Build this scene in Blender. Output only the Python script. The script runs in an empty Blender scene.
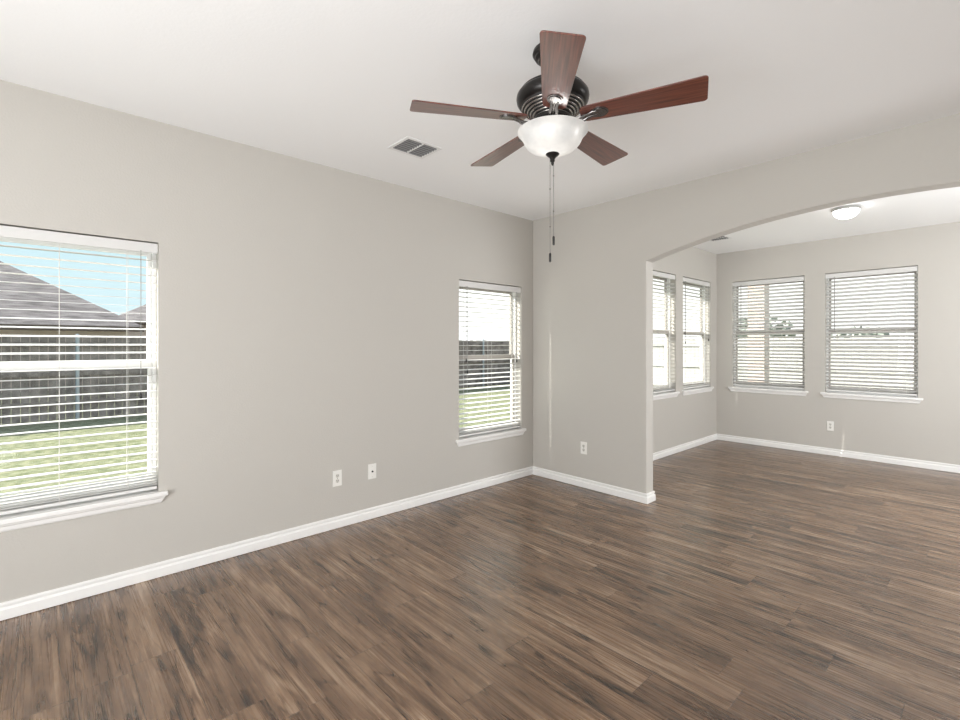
import bpy, math, random
from math import sin, cos, pi, radians as R
from mathutils import Vector, Matrix
random.seed(4)
S = bpy.context.scene
COL = S.collection

# ------------------------------------------------------------------ camera
H = 2.74
cd = bpy.data.cameras.new('camera'); cam = bpy.data.objects.new('camera', cd); COL.objects.link(cam)
cam.location = (3.435, -3.935, 1.394); cam.rotation_euler = (R(90), 0, R(47.383))
cd.sensor_width = 36; cd.lens = 18.003; cd.shift_y = -14.75/960; cd.clip_start = 0.02; cd.clip_end = 400
S.camera = cam
S.view_settings.view_transform = 'Standard'; S.view_settings.look = 'None'
S.view_settings.gamma = 1; S.view_settings.use_curve_mapping = False
S.view_settings.exposure = 0.0
S.cycles.max_bounces = 10; S.cycles.diffuse_bounces = 6; S.cycles.transparent_max_bounces = 16
S.cycles.sample_clamp_indirect = 6.0

# ------------------------------------------------------------------ sky
W = bpy.data.worlds.new('sky'); S.world = W; W.use_nodes = True
n = W.node_tree.nodes; l = W.node_tree.links; n.clear()
tc = n.new('ShaderNodeTexCoord'); sp = n.new('ShaderNodeSeparateXYZ'); l.new(tc.outputs['Generated'], sp.inputs[0])
rp = n.new('ShaderNodeValToRGB'); l.new(sp.outputs['Z'], rp.inputs[0])
e = rp.color_ramp.elements
e[0].position = 0.0; e[0].color = (.70, .72, .73, 1)
e[1].position = 0.06; e[1].color = (0.50, 0.63, 0.67, 1)
x = e.new(0.18); x.color = (0.44, 0.60, 0.66, 1)
x = e.new(0.7); x.color = (0.20, 0.36, 0.60, 1)
# bright bank of cloud over the back of the yard
dt = n.new('ShaderNodeVectorMath'); dt.operation = 'DOT_PRODUCT'; l.new(tc.outputs['Generated'], dt.inputs[0]); dt.inputs[1].default_value = (.12, .99, 0)
cn = n.new('ShaderNodeTexNoise'); cn.inputs['Scale'].default_value = 3.5; cn.inputs['Detail'].default_value = 6; l.new(tc.outputs['Generated'], cn.inputs['Vector'])
ca = n.new('ShaderNodeMath'); ca.operation = 'MULTIPLY_ADD'; ca.inputs[1].default_value = .35; l.new(cn.outputs[0], ca.inputs[0]); l.new(dt.outputs['Value'], ca.inputs[2])
cm = n.new('ShaderNodeMapRange'); cm.interpolation_type = 'SMOOTHSTEP'; l.new(ca.outputs[0], cm.inputs['Value']); cm.inputs['From Min'].default_value = .40; cm.inputs['From Max'].default_value = .75
mx = n.new('ShaderNodeMix'); mx.data_type = 'RGBA'; l.new(cm.outputs[0], mx.inputs[0]); l.new(rp.outputs[0], mx.inputs[6]); mx.inputs[7].default_value = (1, 1, 1, 1)
bg = n.new('ShaderNodeBackground'); bg.inputs[1].default_value = 1.6; l.new(mx.outputs[2], bg.inputs[0])
wo = n.new('ShaderNodeOutputWorld'); l.new(bg.outputs[0], wo.inputs[0])

# ------------------------------------------------------------------ sun and large soft lights
def light(name, kind, loc, energy, color=(1, 1, 1), **k):
    d = bpy.data.lights.new(name, kind); d.energy = energy; d.color = color
    for a, b in k.items(): setattr(d, a, b)
    o = bpy.data.objects.new(name, d); COL.objects.link(o); o.location = loc
    return o
def aim(o, v): o.rotation_euler = Vector(v).to_track_quat('-Z', 'Y').to_euler()
SUN = Vector((0.735, 0.70, -0.80))
s = light('sun', 'SUN', (-8, -8, 12), 13.0, (1, 0.96, 0.89), angle=R(0.25)); aim(s, SUN)
# added fill lamps, out of view, standing in for light from the unseen house
s = light('house_daylight', 'AREA', (2.9, -6.3, 1.2), 160, (.965, .985, 1), shape='RECTANGLE', size=2.8, size_y=2.0); aim(s, (-.05, 1, 0.24))
s = light('dining_daylight', 'AREA', (5.25, 1.15, 1.6), 112, (.96, .98, 1), shape='RECTANGLE', size=1.8, size_y=1.6); aim(s, (-1, 0, -0.02))  # added fill lamp for the far room, no window there
s = light('kitchen_daylight', 'AREA', (5.3, -3.0, 1.1), 8, (.97, .985, 1), shape='RECTANGLE', size=4.0, size_y=1.8); aim(s, (-1, 0, 0.4))  # added weak fill lamp from the right, no real source behind it

s = light('bounce_light', 'AREA', (3.3, -5.0, .6), 42, (.96, .983, 1), shape='RECTANGLE', size=2.6, size_y=1.8); aim(s, (-.1, .75, 1))  # added fill lamp aimed up to brighten the ceiling, out of view
s = light('dining_bounce', 'AREA', (4.7, 1.8, .6), 10, (.97, .985, 1), shape='RECTANGLE', size=1.2, size_y=2.2); aim(s, (-.35, 0, 1))  # added lamp low in the far room, turned upward as fill

# ------------------------------------------------------------------ materials
def mat(name, color=(.8, .8, .8), rough=.5, metal=0, spec=.5):
    m = bpy.data.materials.new(name); m.use_nodes = True
    b = m.node_tree.nodes['Principled BSDF']
    b.inputs['Base Color'].default_value = (*color, 1); b.inputs['Roughness'].default_value = rough
    b.inputs['Metallic'].default_value = metal; b.inputs['Specular IOR Level'].default_value = spec
    return m
def nd(m): return m.node_tree.nodes, m.node_tree.links, m.node_tree.nodes['Principled BSDF']
def bump_noise(m, scale, strength, dist=.002, detail=3):
    n, l, b = nd(m)
    tc = n.new('ShaderNodeTexCoord'); t = n.new('ShaderNodeTexNoise'); t.inputs['Scale'].default_value = scale; t.inputs['Detail'].default_value = detail
    l.new(tc.outputs['Object'], t.inputs['Vector'])
    bp = n.new('ShaderNodeBump'); bp.inputs['Strength'].default_value = strength; bp.inputs['Distance'].default_value = dist
    l.new(t.outputs[0], bp.inputs['Height']); l.new(bp.outputs[0], b.inputs['Normal'])
    return m
def mottle(m, c1, c2, scale, stretch=(1, 1, 1), lo=.35, hi=.65, detail=6):
    n, l, b = nd(m)
    tc = n.new('ShaderNodeTexCoord'); mp = n.new('ShaderNodeMapping'); mp.inputs['Scale'].default_value = stretch
    t = n.new('ShaderNodeTexNoise'); t.inputs['Scale'].default_value = scale; t.inputs['Detail'].default_value = detail
    r = n.new('ShaderNodeValToRGB'); r.color_ramp.elements[0].position = lo; r.color_ramp.elements[1].position = hi
    r.color_ramp.elements[0].color = (*c1, 1); r.color_ramp.elements[1].color = (*c2, 1)
    l.new(tc.outputs['Object'], mp.inputs[0]); l.new(mp.outputs[0], t.inputs['Vector']); l.new(t.outputs[0], r.inputs[0]); l.new(r.outputs[0], b.inputs['Base Color'])
    return m
M = {}
M['wall'] = bump_noise(mat('greige_paint', (.522, .5005, .464), .75, spec=.3), 95, .3, .003, 2)
M['ceil'] = bump_noise(mat('white_ceiling_paint', (.90, .905, .905), .9, spec=.2), 70, .2, .003, 2)
M['trim'] = mat('white_trim_paint', (.84, .835, .82), .35)
M['vinyl'] = mat('white_vinyl', (.78, .78, .77), .4)
M['tan'] = mat('taupe_vinyl', (.36, .335, .305), .45)  # white vinyl against bright windows: backlit shade put into the colour
M['slat'] = mat('white_blind_slat', (.72, .715, .70), .5)
M['valance'] = mat('blind_valance', (.66, .655, .64), .5)
M['cord'] = mat('white_cord', (.72, .70, .66), .8)
M['tassel'] = mat('dark_tassel', (.015, .013, .012), .4)
M['plate'] = mat('white_plate_plastic', (.82, .81, .77), .35)
M['socket'] = mat('socket_plastic', (.62, .60, .55), .4)
M['slot'] = mat('slot_dark', (.02, .02, .02), .6)
M['bronze'] = mat('dark_bronze_metal', (.022, .020, .019), .30, .6)
M['ringdark'] = mat('motor_gap_black', (.012, .011, .011), .5)
M['ringlight'] = mat('brushed_pewter_ring', (.34, .32, .30), .25, .9)
M['rib'] = mat('brushed_bronze_metal', (.16, .15, .145), .25, .85)
M['chrome'] = mat('lamp_rim_nickel', (.55, .55, .54), .3, .9)
M['ventwhite'] = mat('vent_white_metal', (.78, .78, .77), .4)
M['duct'] = mat('duct_dark', (.035, .035, .035), .8)
M['galv'] = mat('galvanised_post', (.42, .46, .50), .5, .3)
M['foundation'] = mat('pale_concrete', (.55, .53, .5), .8)

def thin_glass():
    m = bpy.data.materials.new('window_glass'); m.use_nodes = True
    n, l = m.node_tree.nodes, m.node_tree.links; n.clear()
    t = n.new('ShaderNodeBsdfTransparent'); t.inputs[0].default_value = (.97, .98, .975, 1)
    g = n.new('ShaderNodeBsdfGlossy'); g.inputs['Roughness'].default_value = .02
    lw = n.new('ShaderNodeLayerWeight'); lw.inputs[0].default_value = .5
    pw = n.new('ShaderNodeMath'); pw.operation = 'POWER'; pw.inputs[1].default_value = 5; l.new(lw.outputs['Facing'], pw.inputs[0])
    f = n.new('ShaderNodeMath'); f.operation = 'MULTIPLY_ADD'; f.inputs[1].default_value = .9; f.inputs[2].default_value = .03; l.new(pw.outputs[0], f.inputs[0])
    x = n.new('ShaderNodeMixShader'); o = n.new('ShaderNodeOutputMaterial')
    l.new(f.outputs[0], x.inputs[0]); l.new(t.outputs[0], x.inputs[1]); l.new(g.outputs[0], x.inputs[2]); l.new(x.outputs[0], o.inputs[0])
    return m
M['glass'] = thin_glass()

def lamp_glass(name, emis):
    m = bpy.data.materials.new(name); m.use_nodes = True
    n, l = m.node_tree.nodes, m.node_tree.links; n.clear()
    tc = n.new('ShaderNodeTexCoord'); no = n.new('ShaderNodeTexNoise'); no.inputs['Scale'].default_value = 9; no.inputs['Detail'].default_value = 5
    r = n.new('ShaderNodeValToRGB'); r.color_ramp.elements[0].color = (.66, .66, .655, 1); r.color_ramp.elements[1].color = (.93, .92, .9, 1)
    r.color_ramp.elements[0].position = .3; r.color_ramp.elements[1].position = .7
    l.new(tc.outputs['Object'], no.inputs['Vector']); l.new(no.outputs[0], r.inputs[0])
    t = n.new('ShaderNodeBsdfTranslucent'); d = n.new('ShaderNodeBsdfDiffuse'); g = n.new('ShaderNodeBsdfGlossy'); g.inputs['Roughness'].default_value = .2
    em = n.new('ShaderNodeEmission'); em.inputs[0].default_value = (1, .99, .975, 1); em.inputs[1].default_value = emis
    x = n.new('ShaderNodeMixShader'); x.inputs[0].default_value = .4
    y = n.new('ShaderNodeMixShader'); y.inputs[0].default_value = .05
    a = n.new('ShaderNodeAddShader'); o = n.new('ShaderNodeOutputMaterial')
    l.new(r.outputs[0], t.inputs[0]); l.new(r.outputs[0], d.inputs[0])
    l.new(t.outputs[0], x.inputs[1]); l.new(d.outputs[0], x.inputs[2]); l.new(x.outputs[0], y.inputs[1]); l.new(g.outputs[0], y.inputs[2])
    l.new(y.outputs[0], a.inputs[0]); l.new(em.outputs[0], a.inputs[1]); l.new(a.outputs[0], o.inputs[0])
    return m
M['bowl'] = lamp_glass('alabaster_glass', .06)
M['dome'] = lamp_glass('opal_dome_glass', 9.0)

def blade_wood():
    m = mottle(mat('mahogany_blade', (.1, .03, .02), .32, spec=.6), (.055, .014, .010), (.20, .058, .036), 5, (1, 26, 8), .3, .72)
    b = nd(m)[2]; b.inputs['Coat Weight'].default_value = .8; b.inputs['Coat Roughness'].default_value = .22
    return m
M['blade'] = blade_wood()

def floor_mat():
    m = mat('wood_plank_floor', (.2, .15, .12), .35, spec=.9)
    n, l, b = nd(m)
    b.inputs['IOR'].default_value = 1.58
    def math_(op, a, bb=None, c=None):
        q = n.new('ShaderNodeMath'); q.operation = op
        for i, v in enumerate((a, bb, c)):
            if v is None: continue
            if isinstance(v, (int, float)): q.inputs[i].default_value = v
            else: l.new(v, q.inputs[i])
        return q.outputs[0]
    tc = n.new('ShaderNodeTexCoord'); s = n.new('ShaderNodeSeparateXYZ'); l.new(tc.outputs['Object'], s.inputs[0])
    X, Y = s.outputs[0], s.outputs[1]
    PW, PL = .182, 1.22
    yr = math_('DIVIDE', Y, PW); row = math_('FLOOR', yr)
    wn = n.new('ShaderNodeTexWhiteNoise'); wn.noise_dimensions = '1D'; l.new(row, wn.inputs['W'])
    xr = math_('ADD', math_('DIVIDE', X, PL), math_('MULTIPLY', wn.outputs['Value'], 7.3)); colm = math_('FLOOR', xr)
    cv = n.new('ShaderNodeCombineXYZ'); l.new(row, cv.inputs[0]); l.new(colm, cv.inputs[1])
    pn = n.new('ShaderNodeTexWhiteNoise'); pn.noise_dimensions = '2D'; l.new(cv.outputs[0], pn.inputs['Vector'])
    pr = pn.outputs['Value']
    # grain coordinates: stretched along the plank, shifted for every plank
    gx = math_('ADD', X, math_('MULTIPLY', pr, 310.0)); gy = math_('ADD', Y, math_('MULTIPLY', pr, 11.0))
    g1 = n.new('ShaderNodeCombineXYZ'); l.new(math_('MULTIPLY', gx, .9), g1.inputs[0]); l.new(math_('MULTIPLY', gy, 9.0), g1.inputs[1])
    t1 = n.new('ShaderNodeTexNoise'); t1.inputs['Scale'].default_value = 1.6; t1.inputs['Detail'].default_value = 7; t1.inputs['Roughness'].default_value = .56; t1.inputs['Distortion'].default_value = .9
    l.new(g1.outputs[0], t1.inputs['Vector'])
    g2 = n.new('ShaderNodeCombineXYZ'); l.new(math_('MULTIPLY', gx, .8), g2.inputs[0]); l.new(math_('MULTIPLY', gy, 60.0), g2.inputs[1])
    t2 = n.new('ShaderNodeTexNoise'); t2.inputs['Scale'].default_value = 1.5; t2.inputs['Detail'].default_value = 4; t2.inputs['Roughness'].default_value = .6; t2.inputs['Distortion'].default_value = .4
    l.new(g2.outputs[0], t2.inputs['Vector'])
    # knots
    g3 = n.new('ShaderNodeCombineXYZ'); l.new(math_('MULTIPLY', gx, 1.5), g3.inputs[0]); l.new(math_('MULTIPLY', gy, 4.5), g3.inputs[1])
    vo = n.new('ShaderNodeTexVoronoi'); vo.inputs['Scale'].default_value = 1.1; l.new(g3.outputs[0], vo.inputs['Vector'])
    kn = n.new('ShaderNodeMapRange'); l.new(vo.outputs['Distance'], kn.inputs['Value']); kn.inputs['From Min'].default_value = .02; kn.inputs['From Max'].default_value = .16; kn.inputs['To Min'].default_value = .38; kn.inputs['To Max'].default_value = 0
    # long dark cracks following the grain, and fine pale cathedral lines
    g4 = n.new('ShaderNodeCombineXYZ'); l.new(math_('MULTIPLY', gx, .7), g4.inputs[0]); l.new(math_('MULTIPLY', gy, 5.0), g4.inputs[1])
    t4 = n.new('ShaderNodeTexNoise'); t4.inputs['Scale'].default_value = 1.3; t4.inputs['Detail'].default_value = 3; t4.inputs['Distortion'].default_value = .3; l.new(g4.outputs[0], t4.inputs['Vector'])
    ck = n.new('ShaderNodeMapRange'); l.new(math_('ABSOLUTE', math_('SUBTRACT', t4.outputs[0], .5)), ck.inputs['Value']); ck.inputs['From Min'].default_value = 0; ck.inputs['From Max'].default_value = .016; ck.inputs['To Min'].default_value = .22; ck.inputs['To Max'].default_value = 0
    g5 = n.new('ShaderNodeCombineXYZ'); l.new(math_('MULTIPLY', gx, .8), g5.inputs[0]); l.new(math_('MULTIPLY', gy, 4.0), g5.inputs[1])
    t5 = n.new('ShaderNodeTexNoise'); t5.inputs['Scale'].default_value = 1.0; t5.inputs['Detail'].default_value = 2; l.new(g5.outputs[0], t5.inputs['Vector'])
    cl = math_('MULTIPLY', math_('POWER', math_('ABSOLUTE', math_('SINE', math_('MULTIPLY', t5.outputs[0], 95.0))), 6.0), .085)
    f = math_('ADD', math_('MULTIPLY', t1.outputs[0], 1.25), math_('MULTIPLY', t2.outputs[0], .42))
    f = math_('ADD', math_('SUBTRACT', math_('SUBTRACT', f, kn.outputs[0]), ck.outputs[0]), math_('MULTIPLY', cl, t2.outputs[0]))
    f = math_('ADD', f, math_('MULTIPLY', math_('SUBTRACT', pr, .5), .14))
    r = n.new('ShaderNodeValToRGB'); l.new(math_('MULTIPLY_ADD', f, .60, .008), r.inputs[0])
    e = r.color_ramp.elements
    e[0].position = .26; e[0].color = (.016, .008, .004, 1)
    e[1].position = .70; e[1].color = (.39, .28, .195, 1)
    q = e.new(.38); q.color = (.068, .035, .017, 1)
    q = e.new(.50); q.color = (.155, .088, .049, 1)
    q = e.new(.60); q.color = (.245, .152, .091, 1)
    # seams
    fy = math_('FRACT', yr); fx = math_('FRACT', xr)
    sy = math_('LESS_THAN', math_('MINIMUM', fy, math_('SUBTRACT', 1.0, fy)), .0085)
    sx = math_('LESS_THAN', math_('MINIMUM', fx, math_('SUBTRACT', 1.0, fx)), .0013)
    sm = math_('MAXIMUM', sy, sx)
    mx = n.new('ShaderNodeMix'); mx.data_type = 'RGBA'; l.new(math_('MULTIPLY', sm, .62), mx.inputs[0]); l.new(r.outputs[0], mx.inputs[6]); mx.inputs[7].default_value = (.028, .018, .013, 1)
    l.new(mx.outputs[2], b.inputs['Base Color'])
    rr = n.new('ShaderNodeMapRange'); l.new(t2.outputs[0], rr.inputs['Value']); rr.inputs['From Min'].default_value = .3; rr.inputs['From Max'].default_value = .7; rr.inputs['To Min'].default_value = .22; rr.inputs['To Max'].default_value = .34
    l.new(rr.outputs[0], b.inputs['Roughness'])
    bp = n.new('ShaderNodeBump'); bp.inputs['Strength'].default_value = .35; bp.inputs['Distance'].default_value = .0012
    l.new(math_('SUBTRACT', math_('MULTIPLY', t2.outputs[0], .8), sm), bp.inputs['Height']); l.new(bp.outputs[0], b.inputs['Normal'])
    return m
M['floor'] = floor_mat()
M['grass'] = mottle(mat('lawn_grass', (.1, .13, .05), .95, spec=.1), (.12, .14, .070), (.27, .27, .165), 9, (1, 1, 1), .35, .68, 10)
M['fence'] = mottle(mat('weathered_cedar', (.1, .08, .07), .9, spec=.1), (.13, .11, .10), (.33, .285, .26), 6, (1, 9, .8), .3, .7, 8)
M['palecedar'] = mottle(mat('sunbleached_cedar', (.3, .26, .23), .9, spec=.1), (.42, .40, .385), (.60, .58, .56), 5, (9, 1, .8), .3, .7, 8)  # paler copy of the fence cedar: strong sun glare put into the colour
M['shingle'] = mottle(mat('roof_shingles', (.1, .09, .08), .9, spec=.1), (.12, .106, .102), (.27, .24, .232), 1.6, (1, 1, 9), .35, .65, 10)
def brick(name, c1, c2, mortar):
    m = mat(name, c1, .9, spec=.1); n, l, b = nd(m)
    tc = n.new('ShaderNodeTexCoord'); sp = n.new('ShaderNodeSeparateXYZ'); l.new(tc.outputs['Object'], sp.inputs[0])
    ad = n.new('ShaderNodeMath'); l.new(sp.outputs[0], ad.inputs[0]); l.new(sp.outputs[1], ad.inputs[1])
    cb = n.new('ShaderNodeCombineXYZ'); l.new(ad.outputs[0], cb.inputs[0]); l.new(sp.outputs[2], cb.inputs[1])
    t = n.new('ShaderNodeTexBrick'); t.inputs['Scale'].default_value = 1; t.inputs['Brick Width'].default_value = .2; t.inputs['Row Height'].default_value = .075; t.inputs['Mortar Size'].default_value = .006
    t.inputs['Color1'].default_value = (*c1, 1); t.inputs['Color2'].default_value = (*c2, 1); t.inputs['Mortar'].default_value = (*mortar, 1)
    l.new(cb.outputs[0], t.inputs['Vector']); l.new(t.outputs[0], b.inputs['Base Color']); return m
M['brick'] = brick('pale_red_brick', (.60, .46, .40), (.70, .56, .50), (.65, .6, .56))
M['leaf'] = mottle(mat('tree_leaves', (.05, .08, .03), .9, spec=.1), (.24, .27, .22), (.40, .43, .36), 8, (1, 1, 1), .35, .65, 6)
M['bark'] = mat('tree_bark', (.12, .09, .07), .9)

# ------------------------------------------------------------------ geometry helpers
class MB:
    def __init__(s): s.v = []; s.f = []
    def add(s, vs, fs):
        k = len(s.v); s.v += [tuple(v) for v in vs]; s.f += [tuple(i + k for i in f) for f in fs]; return s
    def box(s, a, b):
        (x0, y0, z0), (x1, y1, z1) = a, b
        return s.add([(x0, y0, z0), (x1, y0, z0), (x1, y1, z0), (x0, y1, z0), (x0, y0, z1), (x1, y0, z1), (x1, y1, z1), (x0, y1, z1)],
                     [(0, 3, 2, 1), (4, 5, 6, 7), (0, 1, 5, 4), (1, 2, 6, 5), (2, 3, 7, 6), (3, 0, 4, 7)])
    def obox(s, c, ax, ay, az, hx, hy, hz):
        c = Vector(c); ax, ay, az = Vector(ax) * hx, Vector(ay) * hy, Vector(az) * hz
        vs = [c + sx * ax + sy * ay + sz * az for sz in (-1, 1) for sx, sy in ((-1, -1), (1, -1), (1, 1), (-1, 1))]
        return s.add(vs, [(0, 3, 2, 1), (4, 5, 6, 7), (0, 1, 5, 4), (1, 2, 6, 5), (2, 3, 7, 6), (3, 0, 4, 7)])
    def lathe(s, prof, seg=48, c=(0, 0, 0)):
        k = len(s.v); np_ = len(prof)
        for i in range(seg):
            a = 2 * pi * i / seg
            for r, z in prof: s.v.append((c[0] + r * cos(a), c[1] + r * sin(a), c[2] + z))
        for i in range(seg):
            j = (i + 1) % seg
            for q in range(np_ - 1):
                s.f.append((k + i * np_ + q, k + j * np_ + q, k + j * np_ + q + 1, k + i * np_ + q + 1))
        return s
    def tube(s, pts, rad, seg=8, flat=1.0, up=(0, 0, 1)):
        pts = [Vector(p) for p in pts]; k = len(s.v); N = len(pts)
        for i, p in enumerate(pts):
            t = (pts[min(i + 1, N - 1)] - pts[max(i - 1, 0)]).normalized()
            u = Vector(up)
            if abs(t.dot(u)) > .98: u = Vector((1, 0, 0))
            a = t.cross(u).normalized(); b = a.cross(t).normalized()
            r = rad[i] if isinstance(rad, (list, tuple)) else rad
            for q in range(seg):
                w = 2 * pi * q / seg; s.v.append(tuple(p + a * cos(w) * r + b * sin(w) * r * flat))
        for i in range(N - 1):
            for q in range(seg):
                w = (q + 1) % seg
                s.f.append((k + i * seg + q, k + i * seg + w, k + (i + 1) * seg + w, k + (i + 1) * seg + q))
        s.f.append(tuple(k + q for q in range(seg))[::-1]); s.f.append(tuple(k + (N - 1) * seg + q for q in range(seg)))
        return s
    def prism(s, poly, z0, z1, tf=lambda x, y, z: (x, y, z)):
        k = len(poly); vs = [tf(x, y, z0) for x, y in poly] + [tf(x, y, z1) for x, y in poly]
        return s.add(vs, [tuple(range(k))[::-1], tuple(range(k, 2 * k))] + [(i, (i + 1) % k, k + (i + 1) % k, k + i) for i in range(k)])
    def sweep(s, path, prof):   # path: xy points; prof: (offset to the left of the walking direction, z)
        P = [Vector((x, y)) for x, y in path]; N = len(P); k = len(s.v); m = len(prof)
        for i in range(N):
            d0 = (P[i] - P[i - 1]).normalized() if i else (P[1] - P[0]).normalized()
            d1 = (P[i + 1] - P[i]).normalized() if i < N - 1 else d0
            n0 = Vector((-d0.y, d0.x)); n1 = Vector((-d1.y, d1.x)); nn = (n0 + n1); nn = nn / nn.dot(n0)
            for o, z in prof: s.v.append((P[i].x + nn.x * o, P[i].y + nn.y * o, z))
        for i in range(N - 1):
            for q in range(m):
                w = (q + 1) % m; s.f.append((k + i * m + q, k + (i + 1) * m + q, k + (i + 1) * m + w, k + i * m + w))
        s.f.append(tuple(k + q for q in range(m))); s.f.append(tuple(k + (N - 1) * m + q for q in range(m))[::-1])
        return s
    def build(s, name, m, parent=None, smooth=False, bevel=0, seg=2, auto=None):
        me = bpy.data.meshes.new(name); me.from_pydata(s.v, [], s.f); me.update()
        import bmesh
        bm = bmesh.new(); bm.from_mesh(me); bmesh.ops.recalc_face_normals(bm, faces=bm.faces); bm.to_mesh(me); bm.free()
        me.materials.append(m); o = bpy.data.objects.new(name, me); COL.objects.link(o)
        if smooth or auto:
            for p in me.polygons: p.use_smooth = True
            if auto: me.set_sharp_from_angle(angle=R(auto))
        if bevel:
            b = o.modifiers.new('bevel', 'BEVEL'); b.width = bevel; b.segments = seg; b.limit_method = 'ANGLE'; b.angle_limit = R(40)
        if parent: o.parent = parent
        return o
def empty(name, loc=(0, 0, 0), rz=0):
    o = bpy.data.objects.new(name, None); COL.objects.link(o); o.location = loc; o.rotation_euler = (0, 0, rz); o.empty_display_size = .1; return o
def tag(o, label=None, cat=None, group=None, kind=None):
    if label: o['label'] = label
    if cat: o['category'] = cat
    if group: o['group'] = group
    if kind: o['kind'] = kind
    return o
def struct(o): o['kind'] = 'structure'; return o

# ------------------------------------------------------------------ room shell
WT = .15
def wall_grid(name, us, zs, holes, tf, mat_):
    """wall with rectangular openings; tf(u, depth, z) -> world"""
    us = sorted(set(us + [h[i] for h in holes for i in (0, 1)])); zs = sorted(set(zs + [h[i] for h in holes for i in (2, 3)]))
    def solid(i, j):
        if i < 0 or j < 0 or i >= len(us) - 1 or j >= len(zs) - 1: return False
        u = (us[i] + us[i + 1]) / 2; z = (zs[j] + zs[j + 1]) / 2
        return not any(a < u < b and c < z < d for a, b, c, d in holes)
    mb = MB()
    for i in range(len(us) - 1):
        for j in range(len(zs) - 1):
            if not solid(i, j): continue
            a, b, c, d = us[i], us[i + 1], zs[j], zs[j + 1]
            for dep in (0, WT): mb.add([tf(a, dep, c), tf(b, dep, c), tf(b, dep, d), tf(a, dep, d)], [(0, 1, 2, 3)])
            if not solid(i - 1, j): mb.add([tf(a, 0, c), tf(a, WT, c), tf(a, WT, d), tf(a, 0, d)], [(0, 1, 2, 3)])
            if not solid(i + 1, j): mb.add([tf(b, 0, c), tf(b, WT, c), tf(b, WT, d), tf(b, 0, d)], [(0, 1, 2, 3)])
            if not solid(i, j - 1): mb.add([tf(a, 0, c), tf(b, 0, c), tf(b, WT, c), tf(a, WT, c)], [(0, 1, 2, 3)])
            if not solid(i, j + 1): mb.add([tf(a, 0, d), tf(b, 0, d), tf(b, WT, d), tf(a, WT, d)], [(0, 1, 2, 3)])
    return struct(mb.build(name, mat_))
YB, XF, XR, YR, AT = 3.449, .578, 5.4, -6.5, .125   # far wall, far side wall, right wall, rear wall, arch wall thickness
Z1, Z2 = .515, 2.012          # living-room window opening
Z3, Z4 = .795, 2.308          # far-room window opening
W1 = (-4.30, -3.402); W2 = (-1.042, -.179)
W3 = (1.278, 2.14); W4 = (2.345, 3.232)
W5 = (.793, 1.686); W6 = (1.908, 2.788)
wall_grid('wall_left', [YR, AT], [-.12, H + .1], [(*W1, Z1 - .012, Z2), (*W2, Z1 - .012, Z2)], lambda u, d, z: (-d, u, z), M['wall'])
wall_grid('wall_far_left', [AT, YB], [-.12, H + .1], [(*W3, Z3 - .012, Z4), (*W4, Z3 - .012, Z4)], lambda u, d, z: (XF - d, u, z), M['wall'])
wall_grid('wall_far_back', [XF - WT, XR + WT], [-.12, H + .1], [(*W5, Z3 - .012, Z4), (*W6, Z3 - .012, Z4)], lambda u, d, z: (u, YB + d, z), M['wall'])
wall_grid('wall_right', [YR, YB], [-.12, H + .1], [], lambda u, d, z: (XR + d, u, z), M['wall'])
wall_grid('wall_rear', [-WT, XR + WT], [-.12, H + .1], [], lambda u, d, z: (u, YR - d, z), M['wall'])
# wall with the arched opening
JX, AX, AZ, RISE = 1.319, 2.87, 2.356, .222
half = AX - JX; RA = (half * half + RISE * RISE) / (2 * RISE)
outl = [(0, -.05), (JX, -.05)]
for i in range(49):
    a = math.asin(half / RA) * (-1 + 2 * i / 48)
    outl.append((AX + RA * sin(a), AZ - RA + RA * cos(a)))
outl += [(AX + half, -.05), (XR, -.05), (XR, H + .05), (0, H + .05)]
mb = MB(); k = len(outl)
mb.add([(x, 0, z) for x, z in outl] + [(x, AT, z) for x, z in outl],
       [tuple(range(k)), tuple(range(k, 2 * k))[::-1]] + [(i, (i + 1) % k, k + (i + 1) % k, k + i) for i in range(k)])
wa = struct(mb.build('wall_arch', M['wall'], bevel=.009, seg=4))
wa.modifiers['bevel'].angle_limit = R(60); wa.modifiers['bevel'].harden_normals = False
wall_ex = MB().box((XF - WT, AT, -.12), (XF - WT + .001, AT + .001, -.119))
struct(MB().box((-WT, YR - WT, -.12), (XR + WT, YB + WT, 0)).build('floor', M['floor']))
struct(MB().box((-WT, YR - WT, H), (XR + WT, YB + WT, H + .14)).build('ceiling', M['ceil']))

# baseboards
BP = [(0, 0), (.015, 0), (.015, .008), (.015, .012), (.0145, .050), (.009, .057), (.006, .060), (.006, .066), (.010, .069), (.0105, .078), (.007, .085), (0, .086)]
def base(name, path): return struct(MB().sweep(path, [(o, z + .003) for o, z in BP]).build(name, M['trim']))
base('baseboard_left', [(0, 0), (0, YR)])
base('baseboard_arch', [(XF, AT), (JX, AT), (JX, 0), (0, 0)])
base('baseboard_far', [(XR, YB), (XF, YB), (XF, AT)])
base('baseboard_right', [(XR, YR), (XR, YB)])
base('baseboard_rear', [(0, YR), (XR, YR)])

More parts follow.
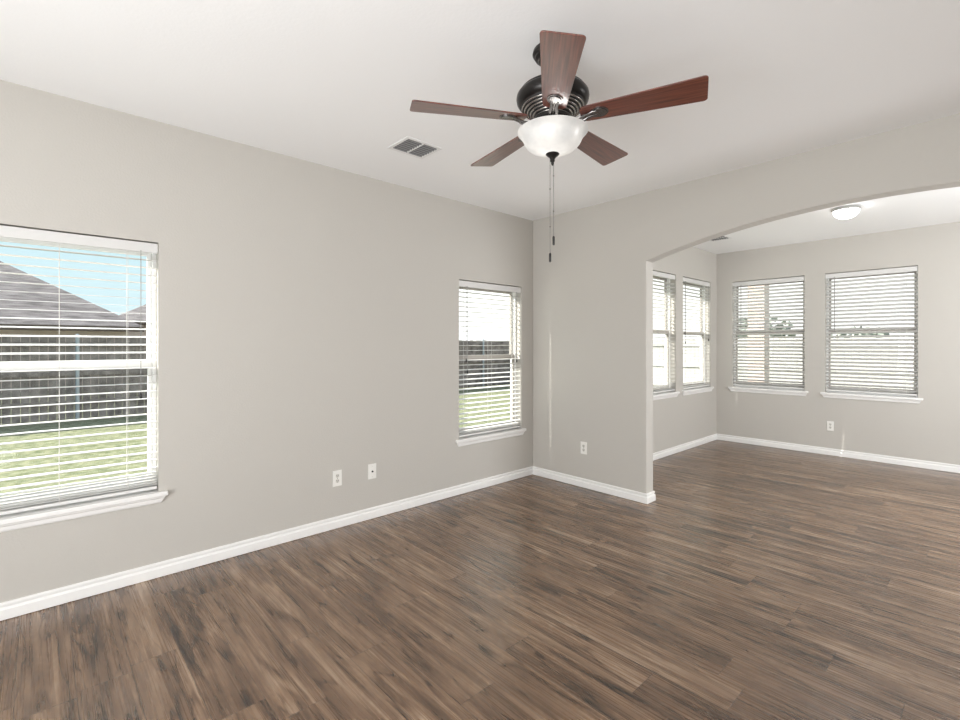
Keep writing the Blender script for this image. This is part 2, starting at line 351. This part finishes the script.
# ------------------------------------------------------------------ windows: local x along the wall (left to right seen from inside), y outward, z up from the sill
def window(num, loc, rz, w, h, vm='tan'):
    t = struct(empty('window_%d' % num, loc, rz))
    f0, f1 = .075, .145
    fr = MB(); fw = .02
    fr.box((0, f0, 0), (fw, f1, h)); fr.box((w - fw, f0, 0), (w, f1, h)); fr.box((fw, f0, 0), (w - fw, f1, .035)); fr.box((fw, f0, h - .035), (w - fw, f1, h))
    fr.build('window_frame', M['vinyl'], t, bevel=.003)
    mid = h / 2 + .01; sw = .02
    def sash(name, z0, z1, y0, y1, top, bot):
        m = MB(); a, b = fw + .002, w - fw - .002
        m.box((a, y0, z0), (a + sw, y1, z1)); m.box((b - sw, y0, z0), (b, y1, z1))
        m.box((a + sw, y0, z0), (b - sw, y1, z0 + bot)); m.box((a + sw, y0, z1 - top), (b - sw, y1, z1))
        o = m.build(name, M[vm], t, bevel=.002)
        MB().box((a + sw - .004, (y0 + y1) / 2 - .002, z0 + bot - .004), (b - sw + .004, (y0 + y1) / 2 + .002, z1 - top + .004)).build('pane', M['glass'], o)
        return o
    sash('lower_sash', .036, mid + .022, .082, .108, .042, .045)
    sash('upper_sash', mid - .022, h - .036, .112, .138, .035, .042)
    # sill board and apron
    m = MB(); ov = .045
    m.box((-ov, -.034, -.026), (w + ov, 0.0, 0)); m.box((.0008, 0.0, -.0115), (w - .0008, .076, 0))
    m.build('sill', M['trim'], t, bevel=.006, seg=3)
    pr = [(0, -.0265), (-.026, -.0265), (-.024, -.034), (-.017, -.040), (-.014, -.060), (-.009, -.068), (0, -.068)]
    m = MB(); kk = len(pr)
    vs = []
    for sgn, u in ((-1, 0), (1, w)):
        for d, z in pr: vs.append((u + sgn * (ov - .012 + d * .0 - (abs(z) - .0265) * .55), d, z))
    m.add(vs, [tuple(range(kk)), tuple(range(kk, 2 * kk))[::-1]] + [(i, (i + 1) % kk, kk + (i + 1) % kk, kk + i) for i in range(kk)])
    m.build('apron', M['trim'], t)
    # daylight portal in the opening
    p = light('daylight_portal', 'AREA', (0, 0, 0), 1, shape='RECTANGLE', size=w, size_y=h)
    p.data.cycles.is_portal = True; p.parent = t; p.location = (w / 2, .16, h / 2); p.rotation_euler = (R(-90), 0, 0)
    return t

def blind(loc, rz, w, h, label, cords, tilt, stack=0, wand=None, pulls=(), pitch=.0462, rail_z=.014, group='white slatted blinds'):
    t = tag(empty('window_blind', loc, rz), label, 'blind', group)
    g = .006; a, b = g, w - g
    y0, y1 = .010, .060; yc = (y0 + y1) / 2; top = h - .008
    m = MB(); m.box((a - .003, y0 - .004, top - .058), (b + .003, y0 + .006, top)); m.box((a - .003, y0 + .006, top - .058), (a + .004, y1, top)); m.box((b - .004, y0 + .006, top - .058), (b + .003, y1, top))
    m.build('valance', M['valance'], t, bevel=.0025)
    MB().box((a + .005, y0 + .007, top - .050), (b - .005, y1, top - .006)).build('headrail', M['slat'], t)
    # bottom rail
    MB().box((a, y0, rail_z), (b, y1, rail_z + .017)).build('bottom_rail', M['slat'], t, bevel=.003)
    zs = []
    z = rail_z + .017 + .012
    for i in range(stack): zs.append(z); z += .0175
    z += .012
    while z < top - .075: zs.append(z); z += pitch
    m = MB(); th = .0028; hl, hw = .011, .0055
    edges = []
    for z in zs:
        an = tilt(z) if callable(tilt) else tilt
        an += random.uniform(-.012, .012)
        ay = Vector((0, cos(an), sin(an))); az = Vector((0, -sin(an), cos(an))); c0 = Vector((0, yc, z))
        cur = a
        def seg(u0, u1, d0, d1):
            m.obox(c0 + Vector(((u0 + u1) / 2, 0, 0)) + ay * (d0 + d1) / 2, (1, 0, 0), ay, az, (u1 - u0) / 2, (d1 - d0) / 2, th / 2)
        for c in (sorted(cords)[-1:] if rz else []):   # cord holes that let the sun glint through
            seg(cur, c - hl, -.025, .025); seg(c - hl, c + hl, -.025, -hw); seg(c - hl, c + hl, hw, .025); cur = c + hl
        seg(cur, b, -.025, .025)
    m.build('slats', M['slat'], t)
    for c in cords:
        m = MB()
        for yy in (y0 - .0022, y1 + .0022): m.tube([(c, yy, rail_z + .008), (c, yy, top - .055)], .0011, 6)
        m.build('ladder_cord', M['cord'], t)
    if wand:
        u, zb = wand
        m = MB()
        m.tube([(u, y0 - .009, zb), (u, y0 - .009, top - .052), (u, y0 - .003, top - .045)], .0040, 8)
        m.build('tilt_wand', M['wandm'], t)
    for u, zb in pulls:
        m = MB(); m.tube([(u, y0 - .0105, zb + .03), (u, y0 - .0105, top - .056), (u, y0 - .006, top - .050)], .0020, 6)
        c = m.build('lift_cord', M['wandm'], t)
        MB().lathe([(0, 0), (.006, 0), (.0075, .012), (.005, .028), (.0018, .036), (0, .036)], 12, (u, y0 - .0105, zb)).build('tassel', M['tassel'], c, smooth=True)
    return t
M['wandm'] = mat('grey_cord', (.30, .29, .28), .5)
LH, FH = Z2 - Z1, Z4 - Z3
Q = R(90)
def lw(rng, z): return (0, rng[0], z)
# window 1 (large view on the left)
window(1, (0, W1[0], Z1), Q, W1[1] - W1[0], LH, 'vinyl')
def tilt1(z):
    zz = z + Z1
    if zz > 1.30: return .15 * max(0, min(1, (1.80 - zz) / .36))
    return .0
def tilt2(z): return -.04 if z > LH / 2 else .10
w = W1[1] - W1[0]
blind((0, W1[0], Z1), Q, w, LH, 'white slatted blind at the left edge, lawn, fence and grey roof behind it', [.15, w / 2, w - .149], tilt1, stack=5, pulls=[(w - .088, .565)])
w = W2[1] - W2[0]
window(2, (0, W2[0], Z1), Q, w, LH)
blind((0, W2[0], Z1), Q, w, LH, 'white slatted blind on the left wall next to the room corner', [.11, w / 2, w - .086], tilt2, stack=2, pulls=[(.09, .72), (.105, .61), (w - .075, .70)])
w = W3[1] - W3[0]
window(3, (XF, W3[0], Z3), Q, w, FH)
blind((XF, W3[0], Z3), Q, w, FH, 'white blind in the far room partly hidden by the arch jamb', [.10, w / 2, w - .172], -.08, stack=5)
w = W4[1] - W4[0]
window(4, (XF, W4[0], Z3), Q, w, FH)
blind((XF, W4[0], Z3), Q, w, FH, 'narrow-looking white blind beside the far room inside corner, two dark cord tassels', [.10, w / 2, w - .080], -.08, stack=1, pulls=[(.075, .62), (.06, .74), (w - .07, .66)])
w = W5[1] - W5[0]
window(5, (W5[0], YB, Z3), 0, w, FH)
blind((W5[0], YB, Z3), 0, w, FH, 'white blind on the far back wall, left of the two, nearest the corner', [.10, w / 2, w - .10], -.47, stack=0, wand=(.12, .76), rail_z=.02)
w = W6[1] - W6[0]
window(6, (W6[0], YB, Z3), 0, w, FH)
blind((W6[0], YB, Z3), 0, w, FH, 'white blind on the far back wall, right of the two, above the small outlet', [.12, w / 2, w - .10], -.50, stack=0, wand=(.10, .76), rail_z=.02)

# ------------------------------------------------------------------ ceiling fan
FX, FY = 2.0602, -2.2246
fan = tag(empty('ceiling_fan', (FX, FY, H)), 'five-blade mahogany ceiling fan with lit alabaster bowl light and pull chains', 'ceiling fan')
def zz(z): return z - H
MB().lathe([(0, 0), (.062, 0), (.076, -.006), (.088, -.018), (.090, -.030), (.084, -.040), (.080, -.042), (.078, -.050), (.066, -.056), (.062, -.064), (.046, -.070), (.040, -.078), (.024, -.082), (0, -.082)], 48).build('canopy', M['bronze'], fan, auto=35)
MB().lathe([(0, -.07), (.0135, -.07), (.0135, -.155), (.022, -.158), (.026, -.170), (.026, -.178), (0, -.178)], 24).build('downrod', M['bronze'], fan, auto=35)
mh = MB().lathe([(0, zz(2.578)), (.045, zz(2.576)), (.075, zz(2.571)), (.118, zz(2.560)), (.140, zz(2.548)), (.146, zz(2.542)), (.143, zz(2.539)), (.152, zz(2.534)), (.161, zz(2.522)), (.163, zz(2.508)), (.160, zz(2.492)), (.150, zz(2.478)), (.143, zz(2.474)), (0, zz(2.474))], 64)
motor = mh.build('motor_housing', M['bronze'], fan, auto=35)
MB().lathe([(0, zz(2.4755)), (.143, zz(2.4755)), (.138, zz(2.466)), (.066, zz(2.420)), (0, zz(2.420))], 64).build('lower_housing', M['ringdark'], motor, auto=30)
for i in range(6):
    r = .136 - i * .0125; z = 2.4655 - i * .0080
    prof = [(r + .0040 * cos(a_), zz(z) - .001 + .0045 * sin(a_)) for a_ in [2 * pi * q_ / 10 for q_ in range(11)]]
    MB().lathe(prof, 64).build('vent_ring', M['ringlight'], motor, smooth=True)
MB().lathe([(0, zz(2.42)), (.082, zz(2.42)), (.086, zz(2.416)), (.086, zz(2.402)), (.080, zz(2.398)), (.062, zz(2.396)), (.060, zz(2.38)), (.075, zz(2.370)), (.10, zz(2.362)), (.10, zz(2.357)), (0, zz(2.357))], 48).build('light_fitter', M['bronze'], fan, auto=35)
# glass bowl (thin shell)
bp = [(.1540, 2.3725), (.1575, 2.3700), (.1580, 2.3670), (.1550, 2.3640), (.147, 2.355), (.140, 2.346), (.1345, 2.337), (.1305, 2.328), (.125, 2.317), (.116, 2.305), (.103, 2.294), (.086, 2.285), (.066, 2.279), (.040, 2.275), (.012, 2.2735)]
inn = [(max(r - .004, .012), z + .0045) for r, z in bp[3:]]
prof = bp + inn[::-1] + [bp[0]]
bowl = MB().lathe([(r, zz(z - .011)) for r, z in prof], 64).build('glass_bowl', M['bowl'], fan, auto=50)
MB().lathe([(0, zz(-.011 + 2.276)), (.013, zz(-.011 + 2.275)), (.030, zz(-.011 + 2.2695)), (.031, zz(-.011 + 2.267)), (.026, zz(-.011 + 2.262)), (.014, zz(-.011 + 2.252)), (.010, zz(-.011 + 2.244)), (.011, zz(-.011 + 2.238)), (.006, zz(-.011 + 2.230)), (.007, zz(-.011 + 2.225)), (.003, zz(-.011 + 2.217)), (0, zz(-.011 + 2.216))], 32).build('finial', M['bronze'], bowl, auto=35)
# blades
P0 = .4156
def blade_outline():
    pts = []
    r0, r1 = .126, .636; w0, w1 = .049, .0755
    def wd(r): return w0 + (w1 - w0) * min(1, max(0, (r - r0) / (r1 - r0))) ** .85
    def arc(cx, cy, rad, a0, a1, nn=7): return [(cx + rad * cos(a0 + (a1 - a0) * i / (nn - 1)), cy + rad * sin(a0 + (a1 - a0) * i / (nn - 1))) for i in range(nn)]
    c = .016
    pts += arc(r0 + .03, -wd(r0 + .03) + .03, .03, R(180), R(265))
    pts += arc(r1 - c, -w1 + c, c, R(-90), 0)
    pts += arc(r1 - c, w1 - c, c, 0, R(90))
    pts += arc(r0 + .03, wd(r0 + .03) - .03, .03, R(95), R(180))
    return pts
BO = blade_outline()
def make_blade(parent, ang, lift):
    h = MB().prism(BO, -.003, .003).build('blade', M['blade'], parent, bevel=.0015)
    h.location = (0, 0, zz(2.409)); h.rotation_euler = (R(0), 0, 0)
    h.matrix_local = Matrix.Translation((0, 0, zz(2.409))) @ Matrix.Rotation(ang, 4, 'Z') @ Matrix.Rotation(-R(lift), 4, 'Y') @ Matrix.Rotation(-.178, 4, 'X')
    m = MB()
    # oval medallion under the blade root
    ov = [(.207 + .040 * cos(2 * pi * i / 28), .034 * sin(2 * pi * i / 28)) for i in range(28)]
    ov2 = [(.207 + .032 * cos(2 * pi * i / 28), .026 * sin(2 * pi * i / 28)) for i in range(28)]
    m.prism(ov, -.0065, -.0032); m.prism(ov2, -.0095, -.0066)
    # twin scroll arms down to the fly wheel
    for s_ in (-1, 1):
        m.tube([(.078, s_ * .010, -.006), (.095, s_ * .012, -.020), (.115, s_ * .015, -.024), (.138, s_ * .014, -.022), (.158, s_ * .010, -.014), (.178, s_ * .012, -.0085), (.200, s_ * .014, -.0075)], [.0085, .008, .0075, .0075, .007, .0065, .005], 8, .7)
    m.tube([(.07, 0, -.004), (.10, 0, -.016), (.13, 0, -.017), (.16, 0, -.010), (.18, 0, -.007)], .006, 8, .6)
    iron = m.build('blade_iron', M['rib'], h, auto=40)
    sc = MB()
    for x_, y_ in ((.188, .0), (.222, .012), (.222, -.012)): sc.lathe([(0, 0), (.004, 0), (.003, -.002), (0, -.0025)], 10, (x_, y_, -.0096))
    return h
for k_, lift in enumerate((1.1, .5, 0, 0, -1.4)): make_blade(fan, P0 + k_ * 2 * pi / 5, lift)
# pull chains
def chain(u, v, z0, z1, beads):
    m = MB(); zc = z0
    m.tube([(u, v, zz(z0)), (u, v, zz(z1))], .0011, 6)
    for b_ in beads: m.lathe([(0, .004), (.0030, .002), (.0030, -.002), (0, -.004)], 10, (u, v, zz(b_)))
    c = m.build('pull_chain', M['chainm'], fan)
    MB().lathe([(0, 0), (.0035, -.001), (.0055, -.006), (.0055, -.037), (.004, -.042), (0, -.043)], 14, (u, v, zz(z1))).build('chain_pull', M['tassel'], c, auto=40)
M['chainm'] = mat('chain_metal', (.16, .15, .14), .35, .8)
ux, uy = cos(R(47.38)), sin(R(47.38))
chain(-.011 * ux, -.011 * uy, 2.262, 1.812, [2.10, 1.93])
chain(.005 * ux, .005 * uy, 2.222, 1.888, [2.16, 2.0])
lp = light('fan_bulb', 'POINT', (0, 0, 0), 1.1, (1, .98, .95), shadow_soft_size=.045); lp.parent = fan; lp.location = (0, 0, zz(2.335))

# ------------------------------------------------------------------ flush mount ceiling lamp in the far room
LX, LY = 2.40, 1.90
fl = tag(empty('ceiling_lamp', (LX, LY, H)), 'round flush ceiling lamp with glowing white dome beyond the arch', 'ceiling lamp')
MB().lathe([(0, 0), (.104, 0), (.112, -.004), (.115, -.014), (.114, -.026), (.109, -.030), (.104, -.026), (0, -.026)], 48).build('lamp_rim', M['chrome'], fl, auto=35)
dm = [(.106 * cos(a), -.027 - .078 * sin(a)) for a in [i * pi / 2 / 14 for i in range(15)]]
dm[-1] = (.0005, dm[-1][1])
MB().lathe(dm, 48).build('lamp_shade', M['dome'], fl, smooth=True)

# ------------------------------------------------------------------ ceiling vents
def vent(cx, cy, sx, sy, label, halves=2):
    t = tag(empty('ceiling_vent', (cx, cy, H)), label, 'vent')
    m = MB(); hx, hy = sx / 2, sy / 2; b = .024
    m.box((-hx, -hy, -.006), (-hx + b, hy, 0)); m.box((hx - b, -hy, -.006), (hx, hy, 0))
    m.box((-hx + b, -hy, -.006), (hx - b, -hy + b, 0)); m.box((-hx + b, hy - b, -.006), (hx - b, hy, 0))
    m.box((-hx + b, -.006, -.007), (hx - b, .006, 0))
    m.build('vent_frame', M['ventwhite'], t, bevel=.002)
    MB().box((-hx + b, -hy + b, -.0012), (hx - b, hy - b, -.0004)).build('backing', M['duct'], t)
    m = MB(); nn = int((sx - 2 * b) / .027)
    for i in range(nn):
        x = -hx + b + (i + .5) * (sx - 2 * b) / nn
        for ya, yb in ((-hy + b, -.006), (.006, hy - b)):
            m.obox((x, (ya + yb) / 2, -.0052), (cos(.9), 0, sin(.9)), (0, 1, 0), (-sin(.9), 0, cos(.9)), .0048, (yb - ya) / 2, .0006)
    m.build('louvres', M['louv'], t)
    return t
M['louv'] = mat('vent_louvre_grey', (.24, .24, .24), .5)
vent(.726, -2.045, .245, .285, 'square white ceiling vent left of the fan')
vent(1.02, 2.33, .25, .27, 'white ceiling vent in the far room just visible under the arch')

# ------------------------------------------------------------------ outlets
def outlet(loc, rz, label, kind='duplex', group='electrical wall plates'):
    t = tag(empty('wall_outlet' if kind == 'duplex' else 'cable_outlet', loc, rz), label, 'outlet', None)
    MB().box((-.037, -.0065, -.060), (.037, -.0002, .060)).build('cover_plate', M['plate'], t, bevel=.003, seg=3)
    if kind == 'duplex':
        for dz in (-.0195, .0195):
            pts = [(.0165 * cos(a) * (1 if abs(cos(a)) < .8 else .8 / abs(cos(a))), .0145 * sin(a)) for a in [2 * pi * i / 24 for i in range(24)]]
            r_ = MB().prism(pts, 0, .0016, lambda x, y, z: (x, -.0064 - z, y + dz)).build('receptacle', M['socket'], t)
            m = MB()
            for dx in (-.006, .006): m.box((dx - .0014, -.0086, dz - .001), (dx + .0014, -.0079, dz + .008))
            m.box((-.0024, -.0086, dz - .0095), (.0024, -.0079, dz - .005))
            m.build('slots', M['slot'], r_)
        sc = MB().lathe([(0, 0), (.003, 0), (.0025, .0012), (0, .0015)], 12); sc.v = [(x, -.0064 - z, y) for x, y, z in sc.v]; sc.build('screw', M['slot'], t)
    else:
        sc = MB().lathe([(0, 0), (.0075, 0), (.0075, .003), (.0048, .003), (.0048, .010), (.0030, .010), (.0030, .004), (0, .004)], 16); sc.v = [(x, -.0064 - z, y) for x, y, z in sc.v]
        sc.build('coax_jack', M['slot'], t, auto=40)
        for dz in (-.042, .042):
            q = MB().lathe([(0, 0), (.003, 0), (.0025, .0012), (0, .0015)], 12); q.v = [(x, -.0064 - z, y + dz) for x, y, z in q.v]
            q.build('screw', M['socket'], t)
    return t
outlet((0, -2.257, .379), Q, 'white duplex outlet low on the left wall, left of its neighbour')
outlet((0, -1.957, .379), Q, 'white cable jack plate with one dark hole on the left wall', 'coax')
outlet((.663, 0, .388), 0, 'white duplex outlet on the wall between room corner and arch')
outlet((1.965, YB, .372), 0, 'small white outlet low on the far room back wall')

# ------------------------------------------------------------------ outside
GZ = -.25
struct(MB().add([(-90, -60, GZ), (40, -60, GZ), (40, 80, GZ), (-90, 80, GZ)], [(0, 1, 2, 3)]).build('ground', M['grass']))
FXX, FYY = -10.4, 10.8
def fence(p0, p1, label, postpos, inward, wood):
    p0, p1 = Vector(p0), Vector(p1); L = (p1 - p0).length; a = math.atan2(p1.y - p0.y, p1.x - p0.x)
    t = tag(empty('wooden_fence', (p0.x, p0.y, GZ), a), label, 'fence')
    m = MB(); x = 0
    while x < L:
        h = 1.83 + random.uniform(-.012, .012)
        m.box((x, -.009, .02), (min(x + .135, L), .009, h)); x += .142
    m.build('fence_boards', M[wood], t)
    for z in (.35, .98, 1.62):
        MB().box((0, inward * .010, z), (L, inward * .048, z + .085)).build('fence_rail', M[wood], t)
    for q in postpos:
        m = MB(); m.tube([(q, inward * .085, 0), (q, inward * .085, 1.86)], .034, 12); m.lathe([(0, 1.9), (.03, 1.885), (.04, 1.86), (0, 1.858)], 12, (q, inward * .085, 0)); m.build('fence_post', M['galv'], t)
    return t
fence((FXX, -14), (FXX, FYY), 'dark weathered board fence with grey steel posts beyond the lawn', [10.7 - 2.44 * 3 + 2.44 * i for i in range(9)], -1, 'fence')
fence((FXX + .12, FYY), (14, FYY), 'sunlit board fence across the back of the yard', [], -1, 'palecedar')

def house(name, x0, x1, y0, y1, eave, ridge, label, hip=4.0, wallm='brick'):
    t = tag(empty(name, (0, 0, 0)), label, 'house')
    MB().box((x0, y0, GZ), (x1, y1, eave)).build('wall', M[wallm], t)
    o = .45; X0, X1, Y0, Y1 = x0 - o, x1 + o, y0 - o, y1 + o; xm = (x0 + x1) / 2
    vs = [(X0, Y0, eave), (X1, Y0, eave), (X1, Y1, eave), (X0, Y1, eave), (xm, Y0 + hip, ridge), (xm, Y1 - hip, ridge)]
    MB().add(vs, [(0, 1, 4), (1, 2, 5, 4), (2, 3, 5), (3, 0, 4, 5), (0, 3, 2, 1)]).build('roof', M['shingle'], t)
    MB().box((X1 - .02, Y0, eave - .2), (X1 + .05, Y1, eave)).build('fascia', M['fasc'], t)
    return t
M['fasc'] = mat('brown_fascia', (.10, .07, .055), .8)
house('neighbour_house', -30, -20, -19, -1.3, 2.12, 4.95, 'long low house with hipped shingle roof behind the fence, left of the other', hip=4.3)
house('neighbour_house', -40, -29, -.8, 14, 2.7, 4.35, 'more distant hipped-roof house seen right of the nearer roof', hip=3.0)
t = tag(empty('porch_column', (.16, 6.6, GZ)), 'pale red brick porch column outside the far back windows', 'column')
MB().box((-.15, -.15, 0), (.15, .15, 2.95)).build('shaft', M['brick'], t)
MB().box((-.19, -.19, 2.951), (.19, .19, 3.03)).build('capital', M['trim'], t, bevel=.01)
MB().box((-.19, -.19, 0), (.19, .19, .12)).build('column_base', M['foundation'], t, bevel=.01)
def tree(loc, r, h, label):
    t = tag(empty('garden_tree', loc), label, 'tree', None)
    MB().tube([(0, 0, 0), (.05, .02, h * .5), (0, 0, h * .8)], [.12, .09, .05], 10).build('trunk', M['bark'], t, smooth=True)
    m = MB()
    for i in range(700):
        while True:
            v = Vector((random.uniform(-1, 1), random.uniform(-1, 1), random.uniform(-1, 1)))
            if .25 < v.length < 1: break
        c = Vector((v.x * r, v.y * r, h + v.z * r * .6))
        a = Vector((random.gauss(0, 1), random.gauss(0, 1), random.gauss(0, 1))).normalized(); b = a.orthogonal().normalized(); s_ = random.uniform(.08, .16)
        n_ = a.cross(b)
        m.add([c + a * s_, c + b * s_ * .6 + n_ * .01, c - a * s_, c - b * s_ * .6 - n_ * .01], [(0, 1, 2, 3)])
    m.build('foliage', M['leaf'], t)
tree((-2.6, 15.5, GZ), 1.2, 2.0, 'round leafy tree behind the back fence, left one')
tree((-.1, 18.6, GZ), 1.3, 1.55, 'round leafy tree behind the back fence, right one')
